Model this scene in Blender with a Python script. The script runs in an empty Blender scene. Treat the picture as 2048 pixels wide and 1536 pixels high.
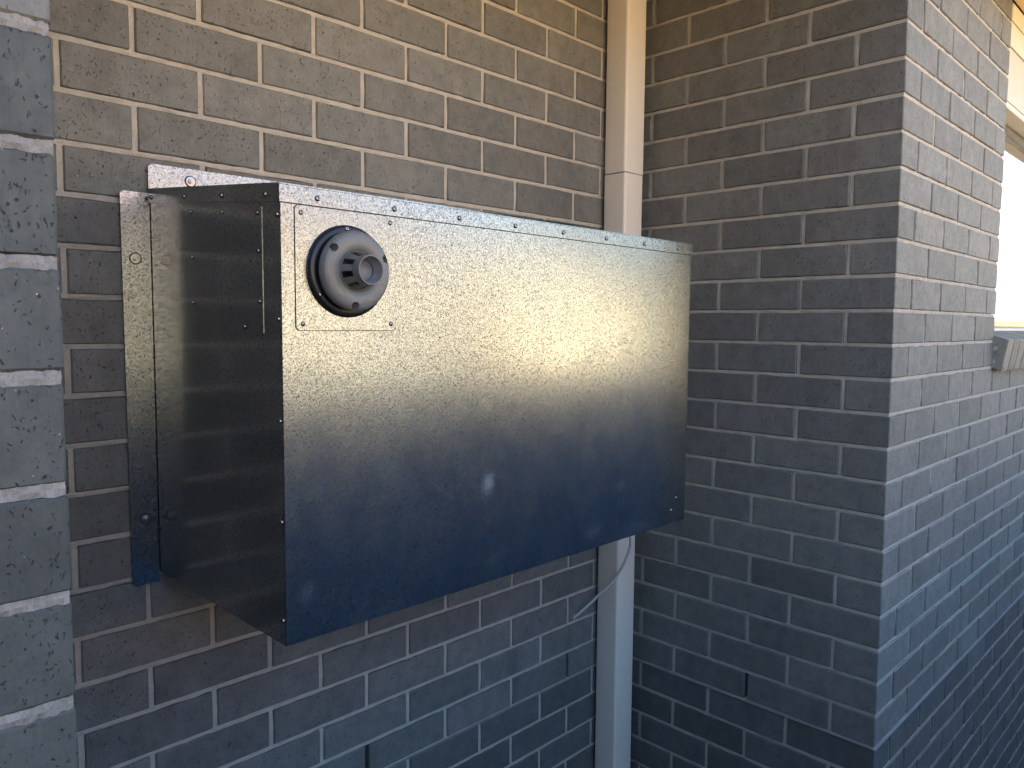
import bpy, bmesh, math, random
from mathutils import Vector, Matrix
random.seed(7)
SC = bpy.context.scene
COL = SC.collection
R = math.radians

# ------------------------------------------------------------------ camera
cd = bpy.data.cameras.new('camera'); cam = bpy.data.objects.new('camera', cd); COL.objects.link(cam)
CAMP = Vector((-1.974547, -0.651970, -0.724951))
CR = Vector((0.70377, -0.71038, 0.00785)); CF = Vector((0.70867, 0.70132, -0.07690)).normalized()
CR = (CR - CF*CR.dot(CF)).normalized(); CU = CR.cross(CF)
cam.matrix_world = Matrix(((CR.x, CU.x, -CF.x, CAMP.x), (CR.y, CU.y, -CF.y, CAMP.y), (CR.z, CU.z, -CF.z, CAMP.z), (0, 0, 0, 1)))
cd.sensor_width = 36; cd.lens = 1530.4/2048*36; cd.clip_start = 0.02; cd.clip_end = 2500
SC.camera = cam

# ------------------------------------------------------------------ sky, sun, exposure
SUN_EL, SUN_AZ = 37, 30        # azimuth from +Y (behind the house), towards +X positive
w = bpy.data.worlds.new('World'); SC.world = w; w.use_nodes = True
wn = w.node_tree; bg = wn.nodes['Background']
sk = wn.nodes.new('ShaderNodeTexSky'); sk.sky_type = 'NISHITA'; sk.sun_disc = False
sk.sun_elevation = R(SUN_EL); sk.sun_rotation = R(SUN_AZ); sk.air_density = 1.0; sk.dust_density = 1.5; sk.ozone_density = 1.0
wn.links.new(sk.outputs[0], bg.inputs[0]); bg.inputs[1].default_value = 0.10
sl = bpy.data.lights.new('sun', 'SUN'); sun = bpy.data.objects.new('sun', sl); COL.objects.link(sun)
sl.energy = 5.0; sl.angle = R(0.5); sl.color = (1.0, 0.82, 0.58)
sd = Vector((math.sin(R(SUN_AZ))*math.cos(R(SUN_EL)), math.cos(R(SUN_AZ))*math.cos(R(SUN_EL)), math.sin(R(SUN_EL))))
sun.rotation_euler = sd.to_track_quat('Z', 'Y').to_euler()
vs = SC.view_settings; vs.view_transform = 'Standard'; vs.look = 'None'; vs.gamma = 1; vs.use_curve_mapping = False
vs.exposure = 2.87
SC.cycles.max_bounces = 10; SC.cycles.diffuse_bounces = 6; SC.cycles.glossy_bounces = 6

# ------------------------------------------------------------------ constants measured from the brick grid
D = 0.7958                 # depth of the recess
ZM = 0.08527               # course height
XA = -0.1431               # a perpend of the odd courses on the recess wall
BX0, BX1 = -1.4440, -0.3985   # metal box, x range
BY = 0.3228                # its front
BZ0, BZ1 = -1.1865, -0.5345
GZ = -2.78                 # ground level
SOF = 0.322                # soffit level
PX = -1.8015               # inner face of the left pier

# ------------------------------------------------------------------ helpers
def tag(o, label=None, cat=None, group=None, kind=None):
    if label: o['label'] = label
    if cat: o['category'] = cat
    if group: o['group'] = group
    if kind: o['kind'] = kind
    return o
def empty(name, loc, **k):
    o = bpy.data.objects.new(name, None); COL.objects.link(o); o.location = loc; o.empty_display_size = .1
    return tag(o, **k)
def child(o, parent):
    o.parent = parent
    mw = Matrix.Translation(parent.location) if parent.parent is None else Matrix.Translation(parent.parent.location) @ Matrix.Translation(parent.location)
    o.matrix_parent_inverse = mw.inverted()
def link(name, me, mat, parent=None, loc=None, rot=None, **k):
    """meshes are given in world coordinates (or local with loc/rot)"""
    o = bpy.data.objects.new(name, me); COL.objects.link(o)
    if mat and not me.materials: me.materials.append(mat)
    if loc is not None: o.location = loc
    if rot is not None: o.rotation_euler = rot
    if parent is not None:
        o.parent = parent
        o.matrix_parent_inverse = WM(parent).inverted()
    return tag(o, **k)
def WM(o):
    m = Matrix.LocRotScale(o.location, o.rotation_euler, o.scale)
    if o.parent: m = WM(o.parent) @ o.matrix_parent_inverse @ m
    return m
def tomesh(bm, name='m', smooth=False):
    me = bpy.data.meshes.new(name); bm.normal_update(); bm.to_mesh(me); bm.free()
    if smooth:
        for p in me.polygons: p.use_smooth = True
    return me
def autosmooth(me, deg=35):
    me.shade_smooth() if hasattr(me, 'shade_smooth') else None
    bm = bmesh.new(); bm.from_mesh(me)
    for e in bm.edges:
        e.smooth = not (len(e.link_faces) == 2 and e.calc_face_angle(0) > R(deg))
    for f in bm.faces: f.smooth = True
    bm.to_mesh(me); bm.free(); return me
def box(bm, x0, x1, y0, y1, z0, z1, bev=0, seg=1):
    r = bmesh.ops.create_cube(bm, size=1); vs_ = r['verts']
    for v in vs_:
        v.co = Vector((x0 + (v.co.x+.5)*(x1-x0), y0 + (v.co.y+.5)*(y1-y0), z0 + (v.co.z+.5)*(z1-z0)))
    if bev:
        es = list({e for v in vs_ for e in v.link_edges})
        bmesh.ops.bevel(bm, geom=es, offset=bev, segments=seg, affect='EDGES', profile=.5)
def boxmesh(x0, x1, y0, y1, z0, z1, bev=0, seg=1):
    bm = bmesh.new(); box(bm, x0, x1, y0, y1, z0, z1, bev, seg); return tomesh(bm)
def prism(bm, pts, fn, d0, d1):
    """polygon pts (a,b) extruded from depth d0 to d1; fn(a,b,d)->xyz"""
    a = [bm.verts.new(fn(p[0], p[1], d0)) for p in pts]; b = [bm.verts.new(fn(p[0], p[1], d1)) for p in pts]
    bm.faces.new(a); bm.faces.new(b[::-1])
    for i in range(len(pts)):
        j = (i+1) % len(pts); bm.faces.new((a[j], a[i], b[i], b[j]))
    bmesh.ops.recalc_face_normals(bm, faces=bm.faces)
def tube(bm, pts, r, n=10, cap=True):
    rings = []
    for i, p in enumerate(pts):
        p = Vector(p); t = (Vector(pts[min(i+1, len(pts)-1)]) - Vector(pts[max(i-1, 0)])).normalized()
        u = t.cross(Vector((0.3, 1, 0.1))).normalized(); v = t.cross(u)
        rings.append([bm.verts.new(p + (u*math.cos(2*math.pi*k/n) + v*math.sin(2*math.pi*k/n))*r) for k in range(n)])
    for a, b in zip(rings, rings[1:]):
        for k in range(n): bm.faces.new((a[k], a[(k+1) % n], b[(k+1) % n], b[k]))
    if cap: bm.faces.new(rings[0][::-1]); bm.faces.new(rings[-1])
def lathe(bm, prof, n=64, close0=True, close1=True):
    """profile (radius, depth) revolved about local -Y ; depth grows towards -Y"""
    rings = []
    for r, d in prof:
        if r < 1e-6: rings.append([bm.verts.new((0, -d, 0))])
        else: rings.append([bm.verts.new((r*math.cos(2*math.pi*k/n), -d, r*math.sin(2*math.pi*k/n))) for k in range(n)])
    for a, b in zip(rings, rings[1:]):
        for k in range(n):
            k2 = (k+1) % n
            if len(a) == 1 and len(b) == 1: continue
            if len(a) == 1: bm.faces.new((a[0], b[k2], b[k]))
            elif len(b) == 1: bm.faces.new((a[k], a[k2], b[0]))
            else: bm.faces.new((a[k], a[k2], b[k2], b[k]))
    bmesh.ops.recalc_face_normals(bm, faces=bm.faces)
def inframe(p, margin=.03):
    q = Vector(p) - CAMP; z = q.dot(CF)
    if z < .05: return False
    u = .5 + q.dot(CR)/z*1530.4/2048; v = .5 - q.dot(CU)/z*1530.4/1536
    return -margin < u < 1+margin and -margin < v < 1+margin

# ------------------------------------------------------------------ materials
class NT:
    def __init__(s, name, rough=.8, metal=0.0, col=(.5, .5, .5)):
        s.m = bpy.data.materials.new(name); s.m.use_nodes = True; s.t = s.m.node_tree
        s.p = s.t.nodes['Principled BSDF']; s.p.inputs['Roughness'].default_value = rough
        s.p.inputs['Metallic'].default_value = metal; s.p.inputs['Base Color'].default_value = (*col, 1)
        s.obj = s.n('ShaderNodeTexCoord').outputs['Object']
    def n(s, ty, **k):
        nd = s.t.nodes.new(ty)
        for a, b in k.items(): setattr(nd, a, b)
        return nd
    def lk(s, a, b): s.t.links.new(a, b)
    def mapv(s, vec, scale=(1, 1, 1), loc=(0, 0, 0), rot=(0, 0, 0)):
        m = s.n('ShaderNodeMapping'); s.lk(vec, m.inputs[0]); m.inputs[1].default_value = loc; m.inputs[2].default_value = rot; m.inputs[3].default_value = scale
        return m.outputs[0]
    def noise(s, vec, scale, detail=3, rough=.55, dist=0, out='Fac'):
        n = s.n('ShaderNodeTexNoise'); s.lk(vec, n.inputs['Vector']); n.inputs['Scale'].default_value = scale
        n.inputs['Detail'].default_value = detail; n.inputs['Roughness'].default_value = rough; n.inputs['Distortion'].default_value = dist
        return n.outputs[out]
    def vor(s, vec, scale, out='Distance', feature='F1', rnd=1):
        n = s.n('ShaderNodeTexVoronoi'); s.lk(vec, n.inputs['Vector']); n.feature = feature; n.inputs['Scale'].default_value = scale
        n.inputs['Randomness'].default_value = rnd
        return n.outputs[out]
    def ramp(s, f, stops):
        r = s.n('ShaderNodeValToRGB'); s.lk(f, r.inputs[0]); e = r.color_ramp.elements
        while len(e) < len(stops): e.new(.5)
        for i, (p, c) in enumerate(stops):
            e[i].position = p; e[i].color = (c, c, c, 1) if not hasattr(c, '__len__') else (*c, 1)
        return r.outputs[0]
    def math(s, op, a, b=None, clamp=False):
        m = s.n('ShaderNodeMath', operation=op, use_clamp=clamp)
        for i, v in enumerate((a, b)):
            if v is None: continue
            if isinstance(v, (int, float)): m.inputs[i].default_value = v
            else: s.lk(v, m.inputs[i])
        return m.outputs[0]
    def mix(s, f, a, b, mode='MIX'):
        m = s.n('ShaderNodeMix', data_type='RGBA', blend_type=mode)
        for i, v in ((0, f), (6, a), (7, b)):
            if isinstance(v, (int, float)): m.inputs[i].default_value = v if i == 0 else (v, v, v, 1)
            elif isinstance(v, tuple): m.inputs[i].default_value = (*v, 1)
            else: s.lk(v, m.inputs[i])
        return m.outputs[2]
    def bump(s, h, strength, dist, prev=None):
        b = s.n('ShaderNodeBump'); s.lk(h, b.inputs['Height']); b.inputs['Strength'].default_value = strength; b.inputs['Distance'].default_value = dist
        if prev is not None: s.lk(prev, b.inputs['Normal'])
        return b.outputs[0]
    def col(s, c): s.lk(c, s.p.inputs['Base Color'])
    def rgh(s, c): s.lk(c, s.p.inputs['Roughness'])
    def nrm(s, c): s.lk(c, s.p.inputs['Normal'])

def brick_material():
    a = NT('slate_grey_brick', .72)
    oi = a.n('ShaderNodeObjectInfo'); geo = a.n('ShaderNodeNewGeometry')
    off = a.math('ADD', a.math('MULTIPLY', oi.outputs['Random'], 53.0), a.math('MULTIPLY', geo.outputs['Random Per Island'], 17.0))
    cmb = a.n('ShaderNodeCombineXYZ')
    for i in range(3): a.lk(off, cmb.inputs[i])
    va = a.n('ShaderNodeVectorMath', operation='ADD'); a.lk(a.obj, va.inputs[0]); a.lk(cmb.outputs[0], va.inputs[1]); v = va.outputs[0]
    fine = a.noise(v, 260, 4, .65); mid = a.noise(v, 28, 3, .6); big = a.noise(v, 7, 2)
    # wire-cut pits: short upright nicks, uneven clusters
    warp = a.n('ShaderNodeVectorMath', operation='SCALE'); nz = a.noise(v, 110, 3, out='Color'); a.lk(nz, warp.inputs[0]); warp.inputs['Scale'].default_value = .016
    vw = a.n('ShaderNodeVectorMath', operation='ADD'); a.lk(v, vw.inputs[0]); a.lk(warp.outputs[0], vw.inputs[1])
    pv = a.mapv(vw.outputs[0], (1, 1, .42))
    pd = a.vor(pv, 230); pd2 = a.vor(a.mapv(vw.outputs[0], (1, 1, .6), (3, 1, 2)), 95)
    gate = a.ramp(a.noise(v, 60, 3, .7), [(.44, 0), (.54, 1)])
    pit = a.math('MULTIPLY', a.ramp(pd, [(.15, 1), (.27, 0)]), gate)
    pit2 = a.math('MULTIPLY', a.ramp(pd2, [(.05, 1), (.10, 0)]), a.ramp(a.noise(a.mapv(v, (1, 1, 1), (5, 5, 5)), 35, 2), [(.5, 0), (.56, 1)]))
    pits = a.math('MAXIMUM', pit, pit2)
    speck = a.math('MULTIPLY', a.ramp(a.vor(a.mapv(v, (1, 1, 1), (9, 2, 4)), 140), [(.07, 1), (.12, 0)]), a.ramp(a.noise(a.mapv(v, (1, 1, 1), (1, 7, 3)), 50, 1), [(.60, 0), (.66, 1)]))
    c = a.mix(a.ramp(mid, [(.3, 0), (.7, 1)]), (.128, .134, .123), (.180, .184, .170))
    c = a.mix(a.math('MULTIPLY', a.ramp(big, [(.45, 0), (.75, 1)]), .35), c, (.168, .156, .142))
    tone = a.math('ADD', a.math('MULTIPLY', oi.outputs['Random'], .34), .84)
    tone = a.math('MULTIPLY', tone, a.math('ADD', a.math('MULTIPLY', fine, .5), .75))
    tone = a.math('MULTIPLY', tone, a.math('ADD', a.math('MULTIPLY', geo.outputs['Random Per Island'], .2), .9))
    c = a.mix(1.0, c, tone, 'MULTIPLY')
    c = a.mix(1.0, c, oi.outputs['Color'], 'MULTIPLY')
    wpos = geo.outputs['Position']; st = a.ramp(a.noise(a.mapv(wpos, (1, 1, .55)), 4.5, 5, .7), [(.52, 0), (.70, 1)])
    c = a.mix(a.math('MULTIPLY', st, .22), c, (.30, .29, .27))
    dk = a.ramp(a.noise(a.mapv(wpos, (1, 1, .5), (4, 1, 9)), 6.5, 4, .7), [(.56, 0), (.72, 1)])
    c = a.mix(a.math('MULTIPLY', dk, .38), c, (.055, .053, .05))
    c = a.mix(pits, c, (.022, .021, .020)); c = a.mix(speck, c, (.55, .53, .49))
    a.col(c)
    a.rgh(a.ramp(a.noise(v, 90, 2), [(.3, .56), (.7, .74)])); a.p.inputs['IOR'].default_value = 1.5
    h = a.math('SUBTRACT', a.math('MULTIPLY', fine, .35), a.math('MULTIPLY', pits, 1.0))
    b1 = a.bump(h, .75, .0016)
    drag = a.noise(a.mapv(v, (1, 1, .25)), 120, 3, .6)
    a.nrm(a.bump(drag, .5, .0025, b1))
    return a.m
def mortar_material(name, base, dark, rough=.93):
    a = NT(name, rough); f = a.noise(a.obj, 330, 4, .7); m = a.noise(a.obj, 34, 3)
    c = a.mix(a.ramp(m, [(.3, 0), (.7, 1)]), dark, base)
    c = a.mix(a.math('MULTIPLY', a.ramp(f, [(.34, 1), (.46, 0)]), .55), c, tuple(x*.45 for x in base))
    a.col(c)
    h = a.math('ADD', a.math('MULTIPLY', f, .8), a.math('MULTIPLY', a.noise(a.obj, 90, 2), .8))
    a.nrm(a.bump(h, .9, .0022)); return a.m
def galv_material(name, blobs=(), rough=.22, tint=(.375, .42, .445)):
    a = NT(name, rough, 1.0)
    # short crystalline flecks, turned three ways
    n1 = a.noise(a.mapv(a.obj, (1, 1, .75), rot=(0, .6, 0)), 560, 2, .6, .7); n2 = a.noise(a.mapv(a.obj, (.7, 1, 1), rot=(0, .4, 0)), 300, 3, .75, 1.0)
    flk = a.ramp(n1, [(.42, 0), (.50, 1)])
    fl2 = a.ramp(n2, [(.42, 0), (.53, 1)])
    v = a.math('ADD', a.math('MULTIPLY', flk, .6), a.math('MULTIPLY', fl2, .4))
    c = a.mix(v, tuple(x*.16 for x in tint), tint)
    big = a.noise(a.mapv(a.obj, (1, 1, .6)), 5.5, 4, .6)
    c = a.mix(a.math('MULTIPLY', a.ramp(big, [(.38, 0), (.66, 1)]), .26), c, tuple(x*.72 for x in tint))
    a.col(c)
    smear = a.noise(a.mapv(a.obj, (1.1, .6, .8), rot=(0, .5, 0)), 11, 6, .75, .3)
    rr = a.math('ADD', a.math('MULTIPLY', a.math('SUBTRACT', 1.0, v), .12), rough-.03)
    rr = a.math('ADD', rr, a.math('MULTIPLY', a.ramp(smear, [(.40, 0), (.70, 1)]), .05))
    a.rgh(rr)
    h = a.math('ADD', a.math('MULTIPLY', n1, .5), a.math('MULTIPLY', n2, .5))
    b = a.bump(h, .015, .0004)
    roll = a.noise(a.mapv(a.obj, (12, 12, 420)), 1.0, 2)
    b = a.bump(roll, .06, .0006, b)
    a.nrm(a.bump(a.noise(a.obj, 1.6, 0), .12, .006, b))
    # scuffs and rubbed dusty spots that sit on the zinc
    mask = None
    for (x, y, z, rx, rz, ang, amt) in blobs:
        mv = a.n('ShaderNodeMapping'); mv.vector_type = 'TEXTURE'; a.lk(a.obj, mv.inputs[0])
        mv.inputs[1].default_value = (x, y, z); mv.inputs[2].default_value = (0, R(ang), 0); mv.inputs[3].default_value = (rx, .05, rz)
        ln = a.n('ShaderNodeVectorMath', operation='LENGTH'); a.lk(mv.outputs[0], ln.inputs[0])
        k = a.math('MULTIPLY', a.ramp(ln.outputs['Value'], [(.15, 1), (1.0, 0)]), amt*.75)
        mask = k if mask is None else a.math('MAXIMUM', mask, k)
    if mask is not None:
        mask = a.math('MULTIPLY', mask, a.ramp(a.noise(a.obj, 55, 4, .7), [(.3, .35), (.65, 1)]))
        d = a.n('ShaderNodeBsdfDiffuse'); d.inputs[0].default_value = (.36, .40, .43, 1)
        ms = a.n('ShaderNodeMixShader'); a.lk(mask, ms.inputs[0]); a.lk(a.p.outputs[0], ms.inputs[1]); a.lk(d.outputs[0], ms.inputs[2])
        out = a.t.nodes['Material Output']; a.lk(ms.outputs[0], out.inputs['Surface'])
    return a.m
def paint_material(name, col, rough=.4, var=.06, bump=.02, scale=40):
    a = NT(name, rough); n = a.noise(a.obj, scale, 3)
    a.col(a.mix(n, tuple(x*(1-var) for x in col), tuple(min(1, x*(1+var)) for x in col)))
    a.rgh(a.math('ADD', a.math('MULTIPLY', a.noise(a.obj, 14, 3), .16), rough-.08))
    a.nrm(a.bump(a.noise(a.obj, 200, 2), bump*4, .0005)); return a.m
M_BRICK = brick_material()
M_MORTAR = mortar_material('pale_sandy_mortar', (.52, .485, .42), (.42, .39, .335))
M_CORE = paint_material('dark_cavity', (.03, .03, .03), .9)
M_DPC = paint_material('pale_membrane', (.26, .27, .28), .45)
M_GALV = galv_material('galvanised_sheet_front', blobs=[
    (-1.047, BY, -1.005, .022, .030, 28, .55), (-.657, BY, -1.066, .030, .018, 0, .14), (-1.387, BY, -.964, .020, .024, 20, .13),
    (-.741, BY, -1.149, .040, .022, -12, .12), (-1.408, BY, -1.116, .022, .022, 0, .12),
    (-1.159, BY, -.998, .0035, .026, -52, .26), (-1.135, BY, -1.016, .004, .012, -48, .32), (-.429, BY, -.923, .006, .020, 22, .2),
    (-1.109, BY, -.968, .024, .003, 4, .18), (-1.03, BY, -1.145, .05, .010, -14, .10), (-.492, BY, -.899, .005, .014, 20, .2),
    (-1.12, BY, -.921, .005, .02, 8, .14), (-.85, BY, -.92, .018, .016, 0, .10), (-.60, BY, -1.17, .09, .02, 0, .08)])
M_GALV2 = galv_material('galvanised_sheet_side', rough=.155, tint=(.44, .475, .50))
M_ZINC = NT('zinc_fastener', .22, 1.0, (.36, .36, .37)).m
M_PIPE = paint_material('cream_grey_pipe_paint', (.78, .73, .63), .38, .03)
M_CREAM = paint_material('cream_eave_paint', (.90, .67, .33), .55, .03)
M_CREAM2 = paint_material('pale_cream_panel_paint', (.66, .62, .47), .5, .03)
M_BLACK = paint_material('black_plastic', (.012, .013, .018), .32)
M_GREY = paint_material('grey_moulded_plastic', (.17, .172, .17), .38, .04)
M_GREYD = paint_material('grey_moulded_plastic_inner', (.20, .21, .23), .42, .04)
M_WIRE = paint_material('white_cable_sheath', (.55, .57, .55), .45)
M_FRAME = paint_material('dark_grey_window_frame', (.12, .14, .15), .4)
M_RENDER = paint_material('warm_grey_render', (.30, .28, .235), .8, .05, .1, 3)
M_FRAMEL = paint_material('pale_frame_sill', (.55, .55, .52), .4)

# ------------------------------------------------------------------ bricks
BL, BH, BT = .2300, .0757, .110
_bm_cache = {}
def brick_mesh(L, W, var):
    """brick L (local x) by W (local y) by BH, centred; broken, slightly uneven arrises"""
    key = (round(L, 3), round(W, 3), var)
    if key in _bm_cache: return _bm_cache[key]
    rnd = random.Random(str(key))
    bm = bmesh.new(); box(bm, -L/2, L/2, -W/2, W/2, -BH/2, BH/2, .0022)
    for v in bm.verts: v.co += Vector([rnd.uniform(-.0006, .0006) for _ in range(3)])
    me = tomesh(bm, 'brick'); me.materials.append(M_BRICK); _bm_cache[key] = me; return me
class Wall:
    def __init__(s, name, loc, label, cat='wall'):
        s.root = empty(name, loc, label=label, cat=cat); s.list = []; s.mort = bmesh.new()
    def brick(s, x0, x1, y0, y1, k, front):
        """front = centre of the visible face"""
        z = -ZM*(k+.5)
        s.list.append((x0, x1, y0, y1, z, front, k))
    def finish(s, limit=300, mat=M_MORTAR):
        vis = []; rest = []
        for b in s.list:
            (vis if inframe((b[5][0], b[5][1], b[4])) else rest).append(b)
        vis.sort(key=lambda b: (Vector((b[5][0], b[5][1], b[4]))-CAMP).length)
        rest += vis[limit:]; vis = vis[:limit]
        for x0, x1, y0, y1, z, fr, k in vis:
            along_x = True
            me = brick_mesh(x1-x0, y1-y0, random.randrange(4))
            o = bpy.data.objects.new('brick', me); COL.objects.link(o)
            o.location = ((x0+x1)/2 + random.uniform(-.0007, .0007), (y0+y1)/2 + random.uniform(-.0007, .0007), z + random.uniform(-.0008, .0008))
            o.rotation_euler = (random.uniform(-.003, .003), random.uniform(-.002, .002), random.uniform(-.0025, .0025))
            if k >= 21: o.color = (.70, .72, .75, 1)
            if s.root.name.startswith('brick_pier'): o.color = (.47, .52, .54, 1)  # darker tint stands in for shade on the pier
            o.parent = s.root; o.matrix_parent_inverse = WM(s.root).inverted()
        if rest:
            bm = bmesh.new()
            for x0, x1, y0, y1, z, fr, k in rest: box(bm, x0, x1, y0, y1, z-BH/2, z+BH/2, .0022)
            link('brick', tomesh(bm), M_BRICK, s.root, kind='stuff')
        link('mortar', tomesh(s.mort), mat, s.root)
        print(s.root.name, 'bricks', len(vis), 'rest', len(rest))
def mortar_face(bm, a0, a1, z0, z1, plane, axis, out, rec=.0035, depth=.10, step=.02, jit=.0011):
    """strip of mortar whose outer face is uneven. axis 'x': runs along x at y=plane, outward -y. axis 'y': runs along y at x=plane, outward -x (out=-1) or +x"""
    n = max(1, int((a1-a0)/step)); m = 3
    grid = []
    for i in range(n+1):
        a = a0 + (a1-a0)*i/n; row = []
        for j in range(m):
            z = z0 + (z1-z0)*j/(m-1)
            zz = z + (random.uniform(-.0009, .0009) if j != 1 else 0)
            d = plane + (-out)*(rec + random.uniform(-jit, jit) + (.0008 if j != 1 else 0))
            row.append(bm.verts.new((a, d, zz) if axis == 'x' else (d, a, zz)))
        back = plane + (-out)*depth
        zt, zb = z1, z0
        row.append(bm.verts.new((a, back, zt) if axis == 'x' else (back, a, zt)))
        row.append(bm.verts.new((a, back, zb) if axis == 'x' else (back, a, zb)))
        grid.append(row)
    for i in range(n):
        p, q = grid[i], grid[i+1]
        for j in range(5):
            k = (j+1) % 5; bm.faces.new((p[j], q[j], q[k], p[k]))
    bm.faces.new(grid[0]); bm.faces.new(grid[-1][::-1])
JZ = ZM - BH
K0, K1 = -4, 30      # course numbers (course k lies between bed joints k and k+1)

# ---- recess wall (behind the metal box)
W1 = Wall('brick_wall', (-.9, D, -.6), 'slate grey brick wall at the back of the recess, behind the galvanised metal box')
xr, xl = -.006, PX+.006
def back_joints(k):
    off = 0 if k % 2 else .12
    out = []; x = XA + off + .24*3
    while x > xl - .3: out.append(x); x -= .24
    return out
for k in range(K0, K1+1):
    js = back_joints(k)
    for j, x in enumerate(js[:-1]):
        x1 = x - .005; x0 = js[j+1] + .005
        x1c, x0c = min(x1, xr), max(x0, xl)
        if x1c - x0c < .012: continue
        W1.brick(x0c, x1c, D, D+BT, k, ((x0c+x1c)/2, D))
    for x in js:
        if not (xl+.01 < x < xr-.01): continue
        z1 = -ZM*k - JZ/2; z0 = -ZM*(k+1) + JZ/2
        weep = k == 20 and (abs(x-(XA-.12)) < .01 or abs(x-(XA-.84)) < .01)
        if not weep:
            mortar_face(W1.mort, x-.0052, x+.0052, z0-.001, z1+.001, D, 'x', -1, step=.02)
for k in range(K0, K1+2):
    z = -ZM*k
    mortar_face(W1.mort, xl-.006, xr+.006, z-JZ/2, z+JZ/2, D, 'x', -1)
W1.finish()
link('wall_core', boxmesh(-2.1, .3, D+.115, D+.16, GZ, SOF), M_CORE, W1.root)
link('damp_proof_membrane', boxmesh(xl, xr, D-.0015, D+.08, -ZM*21-.0012, -ZM*21+.0004), M_DPC, W1.root)

# ---- projecting corner wall: return face x=0 and street face y=0
W2 = Wall('brick_wall', (.5, 0, -.9), 'slate grey brick corner wall projecting right of the downpipe, with the window round its corner')
WX0, WX1 = .952, 2.875      # window opening
WROW = 9                    # courses above this one stop at the opening
XEND = 7.2
for k in range(K0, K1+1):
    even = k % 2 == 0       # even course: 110 header on the return, stretcher on the front
    # return face, distances along +y
    js = [(.115 if even else .235) + .24*i for i in range(5)]
    z1 = -ZM*k - JZ/2; z0 = -ZM*(k+1) + JZ/2
    yend = D-.004
    for a, b in zip(js, js[1:]):
        y0, y1 = a+.005, min(b-.005, yend)
        if y1 - y0 < .012: continue
        W2.brick(0, BT, y0, y1, k, (0, (y0+y1)/2))
    for y in js:
        if y > yend-.01: continue
        if k == 20 and abs(y-.355+0) < .01 and not even: pass
        weep = (k == 20 and abs(y-.355) < .01)
        if not weep: mortar_face(W2.mort, y-.005, y+.005, z0-.001, z1+.001, 0, 'y', -1, step=.02)
    # quoin + front face
    xs = [(.235 if even else .115) + .24*i for i in range(30)]
    if even: W2.brick(0, BL, 0, BT, k, (.115, 0))
    else: W2.brick(0, BT, 0, BL, k, (.055, 0))
    lo = k < WROW+1
    for a, b in zip(xs, xs[1:]):
        x0, x1 = a+.005, b-.005
        if x0 > XEND: break
        if lo:
            if x0 < WX0: x1 = min(x1, WX0)
            elif x1 > WX1: x0 = max(x0, WX1)
            else: continue
        if x1 - x0 < .015: continue
        W2.brick(x0, x1, 0, BT, k, ((x0+x1)/2, 0))
    for i, x in enumerate(xs):
        if lo and WX0-.01 < x < WX1+.01: continue
        if x > XEND: break
        if k == 20 and i % 4 == 2: continue
        mortar_face(W2.mort, x-.005, x+.005, z0-.001, z1+.001, 0, 'x', -1, rec=.003, step=.02)
for k in range(K0, K1+2):
    z = -ZM*k
    mortar_face(W2.mort, .004, D-.003, z-JZ/2, z+JZ/2, 0, 'y', -1)
    if k > WROW: mortar_face(W2.mort, .0035, XEND, z-JZ/2, z+JZ/2, 0, 'x', -1, rec=.003)
    else:
        mortar_face(W2.mort, .0035, WX0-.004, z-JZ/2, z+JZ/2, 0, 'x', -1, rec=.003)
        mortar_face(W2.mort, WX1+.004, XEND, z-JZ/2, z+JZ/2, 0, 'x', -1, rec=.003)
W2.finish()
bm = bmesh.new()
box(bm, .115, .15, .12, D+.1, GZ, SOF); box(bm, .15, WX0-.05, .115, .15, GZ, SOF)
box(bm, WX0-.05, WX1+.05, .115, .15, GZ, -ZM*10-.02); box(bm, WX1+.05, XEND, .115, .15, GZ, SOF)
link('wall_core', tomesh(bm), M_CORE, W2.root)
bm = bmesh.new(); zz = -ZM*21
box(bm, -.0035, .08, -.0035, D-.004, zz-.0014, zz+.0006); box(bm, .08, XEND, -.0036, .08, zz-.0012, zz+.0006)
link('damp_proof_membrane', tomesh(bm), M_DPC, W2.root)

# window: sill bricks on edge, frame, pane, head panel
sl_ = .30
nb = 21
for i in range(nb):
    x0 = WX0 + i*.0865 + (.0 if i else -.001); x1 = x0 + .077
    bm = bmesh.new()
    pts = [(-.043, -.760), (.07, -.726), (.07, -.83), (-.026, -.8655)]
    prism(bm, pts, lambda a, b, d: Vector((d, a, b)), x0, x1)
    bmesh.ops.bevel(bm, geom=bm.edges[:], offset=.002, segments=1, affect='EDGES')
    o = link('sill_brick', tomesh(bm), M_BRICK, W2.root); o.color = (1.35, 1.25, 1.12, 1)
bm = bmesh.new()
for i in range(1, nb):
    x0 = WX0 + i*.0865
    prism(bm, [(-.040, -.762), (.07, -.729), (.07, -.83), (-.024, -.863)], lambda a, b, d: Vector((d, a, b)), x0-.0095, x0)
# clinging mortar lumps on the exposed end of the first sill brick
for cy, cz, r in ((-.004, -.790, .0105), (-.002, -.832, .009), (-.016, -.812, .006), (-.028, -.852, .006)):
    q = bmesh.ops.create_icosphere(bm, subdivisions=2, radius=r, matrix=Matrix.Translation((WX0-.0005, cy, cz)))
    for v in q['verts']:
        v.co.x = WX0 + .0006 + (v.co.x-WX0)*.22; v.co += Vector((0, random.uniform(-.0013, .0013), random.uniform(-.0013, .0013)))
link('sill_mortar', tomesh(bm), M_MORTAR, W2.root)
bm = bmesh.new()
box(bm, WX0+.002, WX1-.002, .060, .115, -.018, .118)          # head
box(bm, WX0+.002, WX1-.002, .062, .115, -.722, -.716)
box(bm, WX1-.05, WX1-.002, .061, .114, -.71, -.02)
box(bm, 2.0, 2.045, .063, .112, -.71, -.02)
fr = link('window_frame', tomesh(bm), M_FRAME, W2.root)
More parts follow.
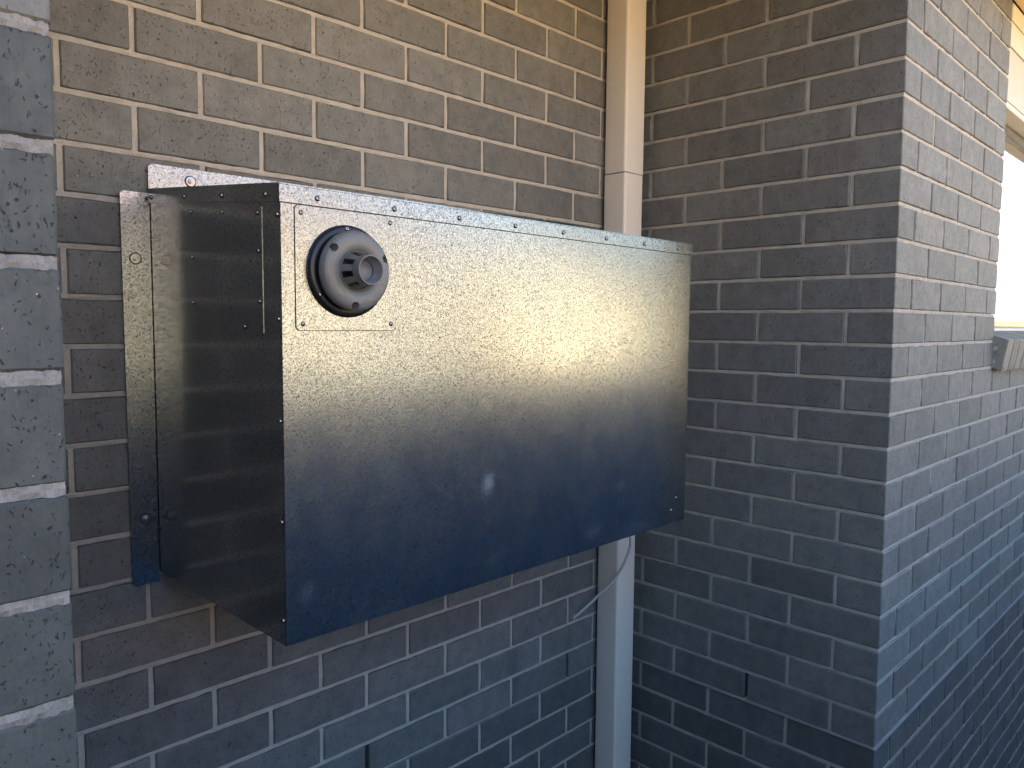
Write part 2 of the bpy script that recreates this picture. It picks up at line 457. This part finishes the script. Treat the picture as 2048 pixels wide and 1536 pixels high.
link('frame_sill', boxmesh(WX0+.002, WX1-.002, .050, .120, -.7335, -.7225, .002), M_FRAMEL, fr)
gm = NT('window_glass', .02); gm.p.inputs['Base Color'].default_value = (.9, .93, .95, 1)
gm.p.inputs['Transmission Weight'].default_value = 1.0; gm.p.inputs['IOR'].default_value = 1.5
_g = gm.n('ShaderNodeBsdfGlossy'); _g.inputs['Color'].default_value = (.95, .97, 1, 1); _g.inputs['Roughness'].default_value = .02
_m = gm.n('ShaderNodeMixShader'); _m.inputs[0].default_value = .55; gm.lk(gm.p.outputs[0], _m.inputs[1]); gm.lk(_g.outputs[0], _m.inputs[2]); gm.lk(_m.outputs[0], gm.t.nodes['Material Output'].inputs['Surface'])
link('glass_pane', boxmesh(WX0+.004, 1.999, .083, .089, -.715, -.019), gm.m, fr)
link('glass_pane', boxmesh(2.046, WX1-.051, .083, .089, -.715, -.019), gm.m, fr)
link('added_curtain', boxmesh(WX0-.2, WX1+.2, .24, .25, -.9, .3), paint_material('added_white_curtain', (.8, .8, .78), .8), W2.root)  # curtain added behind the glass to whiten the pane
bm = bmesh.new(); box(bm, WX0+.001, WX1-.001, .006, .02, .018, .185)
link('head_panel', tomesh(bm), paint_material('dull_cream_panel', (.56, .52, .38), .5, .03), W2.root)
link('head_panel_upper', boxmesh(WX0+.001, WX1-.001, .002, .022, .187, .262), M_CREAM2, W2.root)
link('head_trim', boxmesh(WX0+.001, WX1-.001, -.002, .014, .266, SOF-.003, .003), M_CREAM2, W2.root)
link('head_trim', boxmesh(WX0+.001, WX1-.001, .004, .060, -.006, .014, .002), M_CREAM2, W2.root)

# ---- left pier
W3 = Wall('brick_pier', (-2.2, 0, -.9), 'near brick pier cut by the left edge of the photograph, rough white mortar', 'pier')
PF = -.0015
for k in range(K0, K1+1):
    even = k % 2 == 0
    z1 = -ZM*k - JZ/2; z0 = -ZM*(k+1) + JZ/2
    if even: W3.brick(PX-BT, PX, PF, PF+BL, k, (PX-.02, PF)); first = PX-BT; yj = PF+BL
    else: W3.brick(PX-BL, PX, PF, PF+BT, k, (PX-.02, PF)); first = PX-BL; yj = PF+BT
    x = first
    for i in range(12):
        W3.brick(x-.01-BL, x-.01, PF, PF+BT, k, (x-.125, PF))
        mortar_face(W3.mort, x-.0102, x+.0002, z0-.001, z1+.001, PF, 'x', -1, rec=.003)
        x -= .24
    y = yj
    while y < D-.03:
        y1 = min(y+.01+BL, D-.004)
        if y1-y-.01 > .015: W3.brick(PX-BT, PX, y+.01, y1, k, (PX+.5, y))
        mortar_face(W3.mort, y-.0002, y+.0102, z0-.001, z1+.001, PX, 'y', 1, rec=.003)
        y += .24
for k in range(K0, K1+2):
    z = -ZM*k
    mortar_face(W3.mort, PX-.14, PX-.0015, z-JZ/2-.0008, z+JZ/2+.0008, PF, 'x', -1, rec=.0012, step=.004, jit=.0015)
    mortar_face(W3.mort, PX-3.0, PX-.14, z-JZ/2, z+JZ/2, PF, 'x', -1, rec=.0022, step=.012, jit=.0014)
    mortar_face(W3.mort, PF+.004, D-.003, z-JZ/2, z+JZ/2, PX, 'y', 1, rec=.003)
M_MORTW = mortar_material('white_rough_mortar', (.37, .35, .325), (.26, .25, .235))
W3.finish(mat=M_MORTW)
bm = bmesh.new(); box(bm, PX-3.0, PX-.12, .115, .16, GZ, SOF); box(bm, PX-.16, PX-.115, .16, D+.1, GZ, SOF)
link('wall_core', tomesh(bm), M_CORE, W3.root)

# ------------------------------------------------------------------ galvanised metal box
BOX = empty('metal_enclosure', ((BX0+BX1)/2, D, BZ0), label='galvanised sheet metal enclosure with round flue outlet, fixed to the recess wall', cat='metal box')
T = .0012
YW = D-.004      # back of flanges, off the brick face
bm = bmesh.new(); box(bm, BX0+.0004, BX1, BY, BY+T, BZ0, BZ1-.001, .0005); link('front_panel', tomesh(bm), M_GALV, BOX)
SLP = .0993                      # the top falls forward so that rain runs off
def zt(y): return BZ1 + (y-BY)*SLP
def side_sheet(x0, x1, ya, yb, lo, hi):
    bm = bmesh.new(); prism(bm, [(ya, lo(ya)), (yb, lo(yb)), (yb, hi(yb)), (ya, hi(ya))], lambda a, b, d: Vector((d, a, b)), x0, x1); return tomesh(bm)
link('side_panel', side_sheet(BX0, BX0+T, BY+T+.0002, YW-T, lambda y: BZ0, lambda y: zt(y)-.001), M_GALV2, BOX)
link('side_panel', side_sheet(BX1-T, BX1, BY+T+.0002, YW-T, lambda y: BZ0, lambda y: zt(y)-.001), M_GALV2, BOX)
bm = bmesh.new(); box(bm, BX0+T+.0003, BX1-T-.0003, BY+T+.0003, YW-T, BZ0+.001, BZ0+.001+T); link('bottom_panel', tomesh(bm), M_GALV2, BOX)
LZ = BZ1-.0245
bm = bmesh.new()
prism(bm, [(BY-.0022, zt(BY-.0022)), (YW, zt(YW)), (YW, zt(YW)+.0013), (BY-.0022, zt(BY-.0022)+.0013)], lambda a, b, d: Vector((d, a, b)), BX0-.0022, BX1+.0022)
box(bm, BX0-.0022, BX1+.0022, BY-.0022, BY-.0008, LZ, BZ1-.0004, .0003)
lid = link('lid', tomesh(bm), M_GALV, BOX)
link('lid_side_lip', side_sheet(BX0-.0022, BX0-.0009, BY+.0006, YW-.0045, lambda y: zt(y)-.0245, lambda y: zt(y)-.0003), M_GALV2, lid)
link('lid_side_lip', side_sheet(BX1+.0009, BX1+.0022, BY+.0006, YW-.0045, lambda y: zt(y)-.0245, lambda y: zt(y)-.0003), M_GALV2, lid)
def plate(pts, y0, y1):
    bm = bmesh.new(); prism(bm, pts, lambda a, b, d: Vector((a, d, b)), y0, y1); return tomesh(bm)
ZB = zt(YW)
link('mounting_flange', plate([(BX0-.001, ZB+.0015), (BX0-.001, -.4475), (BX0+.005, -.4420), (-.139, -.4345), (-.139, ZB+.0015)], YW-T, YW), M_GALV, BOX)
link('mounting_flange', plate([(BX0-.0505, -.5000), (BX0-.0455, -.4955), (BX0-.0013, -.4955), (BX0-.0013, -1.2045), (BX0-.0435, -1.2045), (BX0-.0485, -1.199)], YW-.0035, YW-.0022), M_GALV, BOX)
link('mounting_flange', plate([(BX1+.0026, ZB-.01), (BX1+.045, ZB-.01), (BX1+.045, BZ0-.01), (BX1+.0026, BZ0-.01)], YW-.0035, YW-.0022), M_GALV2, BOX)
# access plates
def chamfer_rect(a0, a1, b0, b1, c):
    return [(a0+c, b0), (a1-c, b0), (a1, b0+c), (a1, b1-c), (a1-c, b1), (a0+c, b1), (a0, b1-c), (a0, b0+c)]
bm = bmesh.new(); prism(bm, chamfer_rect(-1.4222, -1.2502, -.7347, LZ-.0015, .0045), lambda a, b, d: Vector((a, d, b)), BY-.0014, BY-.0002)
M_SHAD = paint_material('seal_and_shade_black', (.02, .02, .02), .6)  # black for drawn seam shade, screw recesses and bolt seal rings
AP = link('access_plate', tomesh(bm), M_GALV, BOX)
bm = bmesh.new(); prism(bm, [(.3785, -.744), (.6355, -.744), (.640, -.7395), (.640, zt(.640)-.026), (.374+.0045, zt(.378)-.026), (.374, zt(.374)-.031), (.374, -.7395)], lambda a, b, d: Vector((d, a, b)), BX0-.0008, BX0-.0001)
AP2 = link('access_plate', tomesh(bm), M_GALV2, BOX)

bm = bmesh.new(); prism(bm, chamfer_rect(-1.4232, -1.2492, -.7357, LZ-.0010, .0045), lambda a, b, d: Vector((a, d, b)), BY-.0005, BY-.0001)  # thin black plate draws the dark gap round the access plate
box(bm, BX0+.001, BX1, BY-.0006, BY-.0001, LZ-.0009, LZ+.002)  # black strip painted in for the shadow line below the lid lip
link('seam_shade', tomesh(bm), M_SHAD, AP)
# fasteners: pan head screws with a cross recess
def screw_mesh(r, h, cross=True):
    bm = bmesh.new()
    lathe(bm, [(r, 0), (r, h*.35), (r*.85, h*.8), (r*.5, h), (0, h)], 16)
    me = autosmooth(tomesh(bm, 'screw'), 50); me.materials.append(M_ZINC)
    if cross:
        bm = bmesh.new(); bm.from_mesh(me)
        nf = len(bm.faces)
        for a in (0, 1):
            w_, l_ = r*.13, r*.55
            box(bm, *( (-l_, l_) if a == 0 else (-w_, w_) ), -h-.0001, -h+.0002, *( (-w_, w_) if a == 0 else (-l_, l_) ))
        bm.faces.ensure_lookup_table()
        for f in bm.faces[nf:]: f.material_index = 1
        bm.to_mesh(me); bm.free(); me.materials.append(M_SHAD)
    return me
SCR = screw_mesh(.0042, .0030); SCR2 = screw_mesh(.0035, .0024)
def screw(p, parent, face='front', me=None):
    o = bpy.data.objects.new('screw', me or SCR); COL.objects.link(o)
    o.location = p; o.rotation_euler = (0, 0, 0) if face == 'front' else (0, 0, -math.pi/2)
    o.rotation_euler.y = random.uniform(0, 1.5) if face == 'front' else 0
    o.parent = parent; o.matrix_parent_inverse = WM(parent).inverted(); return o
for x in (-1.387, -1.2526, -1.1194, -.9863, -.8554, -.7222, -.5894, -.4561): screw((x, BY-.0022, -.5482), lid)
for y in (.7761, .6354, .497, .3604): screw((BX0-.0022, y, zt(y)-.0145), lid, 'side')
for x, z in ((-1.4129, -.5706), (-1.2603, -.5700), (-1.4118, -.7257), (-1.2595, -.7247)): screw((x, BY-.0014, z), AP, me=SCR2)
for y, z in ((.6135, -.5450), (.4994, -.5562), (.3864, -.5680), (.3849, -.6219), (.6119, -.6182), (.3836, -.694), (.6115, -.6919), (.4309, -.7304)):
    screw((BX0-.0011, y, z), AP2, 'side', SCR2)
for z in (-.5755, -.7193, -.8627, -1.007, -1.1506): screw((BX0, .3315, z), BOX, 'side')
screw((-.457, BY, -1.155), BOX, me=SCR2); screw((-.4365, BY, -1.128), BOX, me=SCR2)
# hex anchor bolts with washers
def bolt_mesh():
    bm = bmesh.new()
    lathe(bm, [(.0085, .0004), (.0085, .0016), (.0035, .0018)], 24)
    hexa = [(.0052*math.cos(R(60*i+12)), .0052*math.sin(R(60*i+12))) for i in range(6)]
    prism(bm, hexa, lambda a, b, d: Vector((a, -d, b)), .0015, .0060)
    lathe(bm, [(.0028, .006), (.0028, .0085), (0, .0088)], 12)
    nf = len(bm.faces); lathe(bm, [(.0105, 0), (.0105, .0009), (.008, .0012)], 24); bm.faces.ensure_lookup_table()
    for f in bm.faces[nf:]: f.material_index = 1
    me = autosmooth(tomesh(bm, 'bolt'), 40); me.materials.append(M_ZINC); me.materials.append(M_SHAD); return me
BM_ = bolt_mesh()
for p in ((-1.4717, YW-.0035, -.6126), (-1.4669, YW-.0035, -1.0829), (-1.3696, YW-T, -.4643), (-.62, YW-T, -.4643)):
    o = bpy.data.objects.new('anchor_bolt', BM_); COL.objects.link(o); o.location = p
    o.parent = BOX; o.matrix_parent_inverse = WM(BOX).inverted()

# flue outlet
FX, FZ = -1.3375, -.6485
FL = Vector((FX, BY-.0011, FZ))
bm = bmesh.new(); lathe(bm, [(.0, 0), (.0665, 0), (.0675, .002), (.0665, .0055), (.062, .0085), (.052, .0065), (.046, .006), (.046, .014), (0, .014)], 96)
FB = link('flue_base', autosmooth(tomesh(bm), 60), M_BLACK, BOX, loc=FL, label='black plastic flue base ring')
# cap: shallow dished ring; screw pockets are cut as real dimples
def cap_profile():
    p = [(.0540, .0125), (.0568, .0140), (.0580, .0175), (.0580, .0205), (.0572, .0240), (.0550, .0275), (.0515, .0298), (.0470, .0310), (.0420, .0312), (.0370, .0306), (.0330, .0292), (.0305, .0272), (.0290, .0245), (.0283, .0215)]
    return p
bm = bmesh.new()
prof = cap_profile(); n = 180
POCK = [(R(a), .0510) for a in (143, 23, 263)]
rings = []
fine = []
for (r0, d0), (r1, d1) in zip(prof, prof[1:]):
    for t in (0, .25, .5, .75): fine.append((r0+(r1-r0)*t, d0+(d1-d0)*t))
fine.append(prof[-1])
for r, d in fine:
    ring = []
    for k in range(n):
        th = 2*math.pi*k/n; x, z = r*math.cos(th), r*math.sin(th); dd = d
        if d > .021:
            for a, rr in POCK:
                q = math.hypot(x - rr*math.cos(a), z - rr*math.sin(a))
                if q < .0049: dd = min(dd, .0165)
        ring.append(bm.verts.new((x, -dd, z)))
    rings.append(ring)
for a, b in zip(rings, rings[1:]):
    for k in range(n): bm.faces.new((a[k], a[(k+1) % n], b[(k+1) % n], b[k]))
bmesh.ops.recalc_face_normals(bm, faces=bm.faces)
CAP = link('flue_cap', autosmooth(tomesh(bm), 45), M_GREY, FB, loc=FL, label='grey moulded plastic cap ring')
for a, rr in POCK:
    o = bpy.data.objects.new('screw', SCR2); COL.objects.link(o); o.location = FL + Vector((rr*math.cos(a), -.0165, rr*math.sin(a)))
    o.parent = FB; o.matrix_parent_inverse = WM(FB).inverted()
for a in (95, 215, 335):
    o = bpy.data.objects.new('screw', SCR2); COL.objects.link(o); o.location = FL + Vector((.0615*math.cos(R(a)), -.0075, .0615*math.sin(R(a))))
    o.parent = FB; o.matrix_parent_inverse = WM(FB).inverted()
# nozzle: rear ring, fins with open slots, front tube with a dished end
bm = bmesh.new()
lathe(bm, [(.0272, .0215), (.0288, .0215), (.0290, .0262), (.0282, .0270), (.0272, .0262), (.0268, .0215)], 72)
r0, r1, d0, d1 = .0272, .0216, .0225, .0462
for i in range(8):
    a0 = R(45*i+172.5-12); a1 = a0 + R(24)
    vs4 = []
    for rr, dd in ((r0, d0), (r1, d1)):
        for th in (a0, (a0+a1)/2, a1):
            for q in (0, .0022): vs4.append(bm.verts.new(((rr-q)*math.cos(th), -dd, (rr-q)*math.sin(th))))
    for s_ in (0, 1):
        bm.faces.new((vs4[s_*2], vs4[s_*2+2], vs4[s_*2+8], vs4[s_*2+6])); bm.faces.new((vs4[s_*2+1], vs4[s_*2+3], vs4[s_*2+9], vs4[s_*2+7]))
    bm.faces.new((vs4[0], vs4[1], vs4[7], vs4[6])); bm.faces.new((vs4[4], vs4[5], vs4[11], vs4[10]))
lathe(bm, [(.0200, .0445), (.0217, .0455), (.0214, .0590), (.0209, .0606), (.0196, .0606), (.0190, .0596), (.0188, .0445)], 72)
bmesh.ops.recalc_face_normals(bm, faces=bm.faces)
link('nozzle', autosmooth(tomesh(bm), 35), M_GREY, FB, loc=FL)
bm = bmesh.new(); lathe(bm, [(.0190, .0590), (.0176, .050), (.0150, .042), (.010, .037), (.004, .0355), (0, .0352)], 64)
link('nozzle_dish', autosmooth(tomesh(bm), 60), M_GREYD, FB, loc=FL)
bm = bmesh.new(); lathe(bm, [(.0262, .015), (.0262, .0235), (.015, .0240), (.0148, .044)], 48)
link('nozzle_core', tomesh(bm), M_BLACK, FB, loc=FL)
# raised lettering round the cap face
def text_mesh(ch, size):
    cu = bpy.data.curves.new('t', 'FONT'); cu.body = ch; cu.size = size; cu.extrude = .00030; cu.align_x = 'CENTER'; cu.align_y = 'CENTER'; cu.resolution_u = 2
    ob = bpy.data.objects.new('t', cu); COL.objects.link(ob)
    bpy.context.view_layer.update()
    me = bpy.data.meshes.new_from_object(ob.evaluated_get(bpy.context.evaluated_depsgraph_get()))
    bpy.data.objects.remove(ob); return me
bm = bmesh.new()
def arc_text(s, a0, step, r, size, depth):
    for i, ch in enumerate(s):
        if ch == ' ': continue
        me = text_mesh(ch, size); th = R(a0 + step*i)
        ex = Vector((-math.sin(th), 0, math.cos(th))); ey = Vector((-math.cos(th), 0, -math.sin(th)))
        bb = bmesh.new(); bb.from_mesh(me)
        for v in bb.verts: v.co = Vector((r*math.cos(th), -depth, r*math.sin(th))) + ex*v.co.x + ey*v.co.y + Vector((0, -1, 0))*v.co.z
        tmp = bpy.data.meshes.new('x'); bb.to_mesh(tmp); bb.free(); bm.from_mesh(tmp)
arc_text('ATE VENT OUTLET TO BE', 236, 7.6, .0445, .0052, .0312)
arc_text('IIIIIIII  III', 152, 4.6, .0440, .0050, .0312)
me = text_mesh('S', .0075); bb = bmesh.new(); bb.from_mesh(me)
for v in bb.verts: v.co = Vector((v.co.x+.001, -.0311-v.co.z, v.co.y+.0435))
tmp = bpy.data.meshes.new('x'); bb.to_mesh(tmp); bb.free(); bm.from_mesh(tmp)
box(bm, -.0040, -.0034, -.0314, -.0308, .0395, .0472); box(bm, -.0040, .0040, -.0314, -.0308, .0392, .0398)
link('raised_lettering', tomesh(bm), M_GREYD, FB, loc=FL, kind='stuff')

# ------------------------------------------------------------------ downpipe
DP = empty('downpipe', (-.095, .749, GZ), label='pale painted rectangular downpipe standing in the inner brick corner', cat='downpipe')
def pipe_section(x0, x1, y0, y1, z0, z1):
    bm = bmesh.new(); box(bm, x0, x1, y0, y1, z0, z1)
    es = [e for e in bm.edges if abs(e.verts[0].co.z - e.verts[1].co.z) > .1]
    bmesh.ops.bevel(bm, geom=es, offset=.009, segments=5, affect='EDGES', profile=.5)
    return autosmooth(tomesh(bm), 40)
link('pipe_section', pipe_section(-.1393, -.0455, .7086, .7880, -.2770, SOF+.05), M_PIPE, DP)
link('pipe_section', pipe_section(-.1400, -.0500, .7070, .7880, GZ+.05, -.2800), M_PIPE, DP)
link('pipe_joint', boxmesh(-.134, -.054, .716, .783, -.35, -.25), M_BLACK, DP)
# ------------------------------------------------------------------ cable
bm = bmesh.new()
cp = [(-.40, .66, -1.18), (-.30, .66, -1.21), (-.185, .655, -1.30), (-.150, .655, -1.36), (-.152, .672, -1.42), (-.158, .690, -1.460), (-.170, .715, -1.500), (-.188, .742, -1.535), (-.212, .772, -1.575), (-.240, .802, -1.612)]
pts = []
for i in range(len(cp)-1):
    p0, p1, p2, p3 = [Vector(cp[max(0, min(len(cp)-1, j))]) for j in (i-1, i, i+1, i+2)]
    for t in (0, .25, .5, .75):
        pts.append(.5*((2*p1)+(p2-p0)*t+(2*p0-5*p1+4*p2-p3)*t*t+(3*p1-p0-3*p2+p3)*t**3))
pts.append(Vector(cp[-1]))
tube(bm, pts, .0042, 10)
o = link('cable', autosmooth(tomesh(bm), 60), M_WIRE); tag(o, 'white round cable curving from under the metal box into a mortar joint', 'cable')

# ------------------------------------------------------------------ eave and roof over the wall
RF = empty('house_roof', (0, 0, SOF), label='cream lined eave with its gutter above the window, at the top right corner', cat='roof')
OV = -.16
HX0, HX1 = -9.0, XEND
M_WARM = paint_material('honey_bounce_paint', (.92, .58, .20), .5, .05)  # unseen ceiling coloured honey to throw warm light on the upper bricks
link('soffit', boxmesh(HX0, HX1+.4, OV, -.004, SOF, SOF+.006), M_CREAM, RF)
link('recess_ceiling', boxmesh(PX-.3, .3, -.003, 1.0, SOF-.001, SOF+.005), M_WARM, RF)
link('fascia', boxmesh(HX0, HX1+.4, OV-.02, OV, SOF-.02, SOF+.17), M_CREAM2, RF)
bm = bmesh.new()
prism(bm, [(OV-.02, SOF+.13), (OV-.02, SOF+.02), (OV-.10, SOF+.02), (OV-.125, SOF+.05), (OV-.13, SOF+.125), (OV-.122, SOF+.125), (OV-.115, SOF+.05), (OV-.095, SOF+.03), (OV-.03, SOF+.03), (OV-.03, SOF+.13)],
      lambda a, b, d: Vector((d, a, b)), HX0, HX1+.4)
link('gutter', tomesh(bm), M_FRAME, RF)
RY, RZ = 4.6, SOF + .17 + 5.0*math.tan(R(24))
bm = bmesh.new()
prism(bm, [(OV-.05, SOF+.16), (RY, RZ), (RY*2+.5, SOF+.16), (RY*2+.5, SOF+.10), (OV-.02, SOF+.10)], lambda a, b, d: Vector((d, a, b)), HX0, HX1+.4)
prism(bm, [(-4.4, SOF+.17), (-6.8, SOF+1.4), (-9.3, SOF+.17)], lambda a, b, d: Vector((a, d, b)), -4.0, 1.5)  # roof of the added side wing
link('roof_covering', tomesh(bm), paint_material('dark_roof_sheet', (.10, .105, .11), .5), RF)
bm = bmesh.new(); box(bm, HX0+.4, PX-2.9, .01, 9.2, GZ, SOF); box(bm, PX-3, HX1, 9.0, 9.2, GZ, SOF); box(bm, HX1-.2, HX1, .12, 9.2, GZ, SOF)
box(bm, HX0+.4, -4.6, -3.6, -.01, GZ, SOF+.16)  # side wing, unseen, added to block sky light from the left
box(bm, HX0+.3, 12.5, 2.2, 8.6, SOF+.3, 3.9)  # upper storey, unseen, added to keep the sun off the passage and fence
tag(link('house_wall', tomesh(bm), M_RENDER), 'rendered rear and end walls of the same brick house, with an added unseen wing and upper storey to block light', 'wall')

# ------------------------------------------------------------------ ground and what faces the recess
gmt = NT('concrete_and_gravel', .9)
gn = gmt.noise(gmt.obj, 1.2, 4); gf = gmt.noise(gmt.obj, 60, 3)
gmt.col(gmt.mix(gn, gmt.mix(gf, (.045, .046, .048), (.07, .07, .068)), gmt.mix(gf, (.055, .055, .055), (.085, .084, .08)))); gmt.nrm(gmt.bump(gf, .5, .01))
link('ground', boxmesh(-600, 600, -700, 600, GZ-1, GZ), gmt.m, kind='structure')

bm = bmesh.new(); prism(bm, [(1.8, 3.905), (5.4, 5.2), (9.0, 3.905)], lambda a, b, d: Vector((d, a, b)), HX0, 12.9)  # roof over the added upper storey, blocks sun with it
link('sun_block_roof', tomesh(bm), paint_material('sun_block_roof_sheet', (.10, .105, .11), .5), RF)
M_TILE = paint_material('terracotta_tile', (.32, .16, .09), .8, .15, .2, 20)
M_DARKG = NT('dark_window_glass', .05, 0, (.03, .035, .04)).m
M_FENCE = paint_material('timber_paling', (.42, .29, .16), .8, .2, .2, 6)
def make_house(loc, L, Dp, H, label, group=None, wmat=None, rmat=None):
    h = empty('house', loc, label=label, cat='house', group=group)
    x, y, z = loc
    link('wall', boxmesh(x-L/2, x+L/2, y-Dp, y, z, z+H), wmat or M_RENDER, h)
    bm = bmesh.new()
    e = .5; rh = (Dp/2+e)*math.tan(R(23))
    a = [bm.verts.new(v) for v in ((x-L/2-e, y+e, z+H), (x+L/2+e, y+e, z+H), (x+L/2+e, y-Dp-e, z+H), (x-L/2-e, y-Dp-e, z+H), (x-L/2+Dp/2, y-Dp/2, z+H+rh), (x+L/2-Dp/2, y-Dp/2, z+H+rh))]
    for f in ((0, 1, 5, 4), (1, 2, 5), (2, 3, 4, 5), (3, 0, 4), (3, 2, 1, 0)): bm.faces.new([a[i] for i in f])
    bmesh.ops.recalc_face_normals(bm, faces=bm.faces)
    link('roof', tomesh(bm), rmat or M_TILE, h)
    return h
lmt = NT('sandy_bounce_ground', .95); ln_ = lmt.noise(lmt.obj, .6, 5); lf = lmt.noise(lmt.obj, 25, 3)
lmt.col(lmt.mix(ln_, lmt.mix(lf, (.62, .46, .25), (.72, .55, .32)), lmt.mix(lf, (.66, .50, .29), (.76, .59, .36)))); lmt.nrm(lmt.bump(lf, .6, .03))
link('sandy_bounce_yard', boxmesh(-300, 300, -400, -3.1, GZ-.5, GZ+.01), lmt.m, kind='structure')  # pale ground added out of view, bounces warm sunlight to soffit and upper wall
M_FEN = paint_material('deep_blue_steel_fence', (.08, .26, .49), .45, .04)
FN = empty('steel_fence', (0, -1.75, GZ), label='low deep blue steel fence along the passage, mirrored in the metal box', cat='fence')
FTOP = -1.0
for i in range(5):
    x0 = -4.57 + i*2.4
    bm = bmesh.new(); n_ = 24; w_ = 2.34/n_; prof_ = []
    for j in range(n_): prof_ += [(x0+.03+w_*j, 0), (x0+.03+w_*(j+.35), 0), (x0+.03+w_*(j+.5), .018), (x0+.03+w_*(j+.85), .018)]
    top = [bm.verts.new((a, -1.75+b, FTOP-.05)) for a, b in prof_]; bot = [bm.verts.new((a, -1.75+b, GZ+.05)) for a, b in prof_]
    for j in range(len(prof_)-1): bm.faces.new((top[j], top[j+1], bot[j+1], bot[j]))
    link('fence_panel', tomesh(bm), M_FEN, FN)
    link('fence_post', boxmesh(x0-.025, x0+.025, -1.775, -1.715, GZ, FTOP), M_FEN, FN)
    link('fence_rail', boxmesh(x0+.026, x0+2.374, -1.77, -1.72, FTOP-.05, FTOP-.005), M_FEN, FN)
hs = make_house((-1.5, -13.5, GZ), 26, 9, 4.2, 'two storey grey rendered house across the yard, mirrored in the metal box')
M_PALE = paint_material('pale_cream_wall', (.58, .52, .40), .8)
make_house((15.0, -13.0, GZ), 5.4, 9, 3.1, 'low pale cream house, mirrored as the bright glow on the metal box', wmat=M_PALE, rmat=M_PALE)
for x0 in (-9, -4, 9):
    wf = link('window', boxmesh(x0, x0+1.8, -13.52, -13.44, GZ+1.2, GZ+2.4), M_FRAMEL, hs)
    link('pane', boxmesh(x0+.06, x0+1.74, -13.44, -13.43, GZ+1.26, GZ+2.34), M_DARKG, wf)
dr = link('door', boxmesh(8.6, 9.5, -13.52, -13.45, GZ+.02, GZ+2.1), M_FRAMEL, hs)
M_DARKBLK = paint_material('dark_green_blocker', (.035, .055, .055), .6)  # unseen dark block, added to dim the reflection on the box's right end
make_house((20.9, -13.0, GZ), 5.2, 9, 4.2, 'dark green block added past the row across the yard, dims the reflection on the metal box', wmat=M_DARKBLK, rmat=M_DARKBLK)
for x, y, lb in ((70, -26, 'distant low house mirrored in the window glass, nearest of the row'), (92, -16, 'distant low house mirrored in the window glass, closest to the wall line'),
             (88, -44, 'distant low house mirrored in the window glass, set back behind the nearest'), (120, -30, 'farthest low house mirrored in the window glass near the horizon')):
    make_house((x, y, GZ), 14, 9, 2.8, lb, 'distant houses', M_PALE, M_FRAMEL)
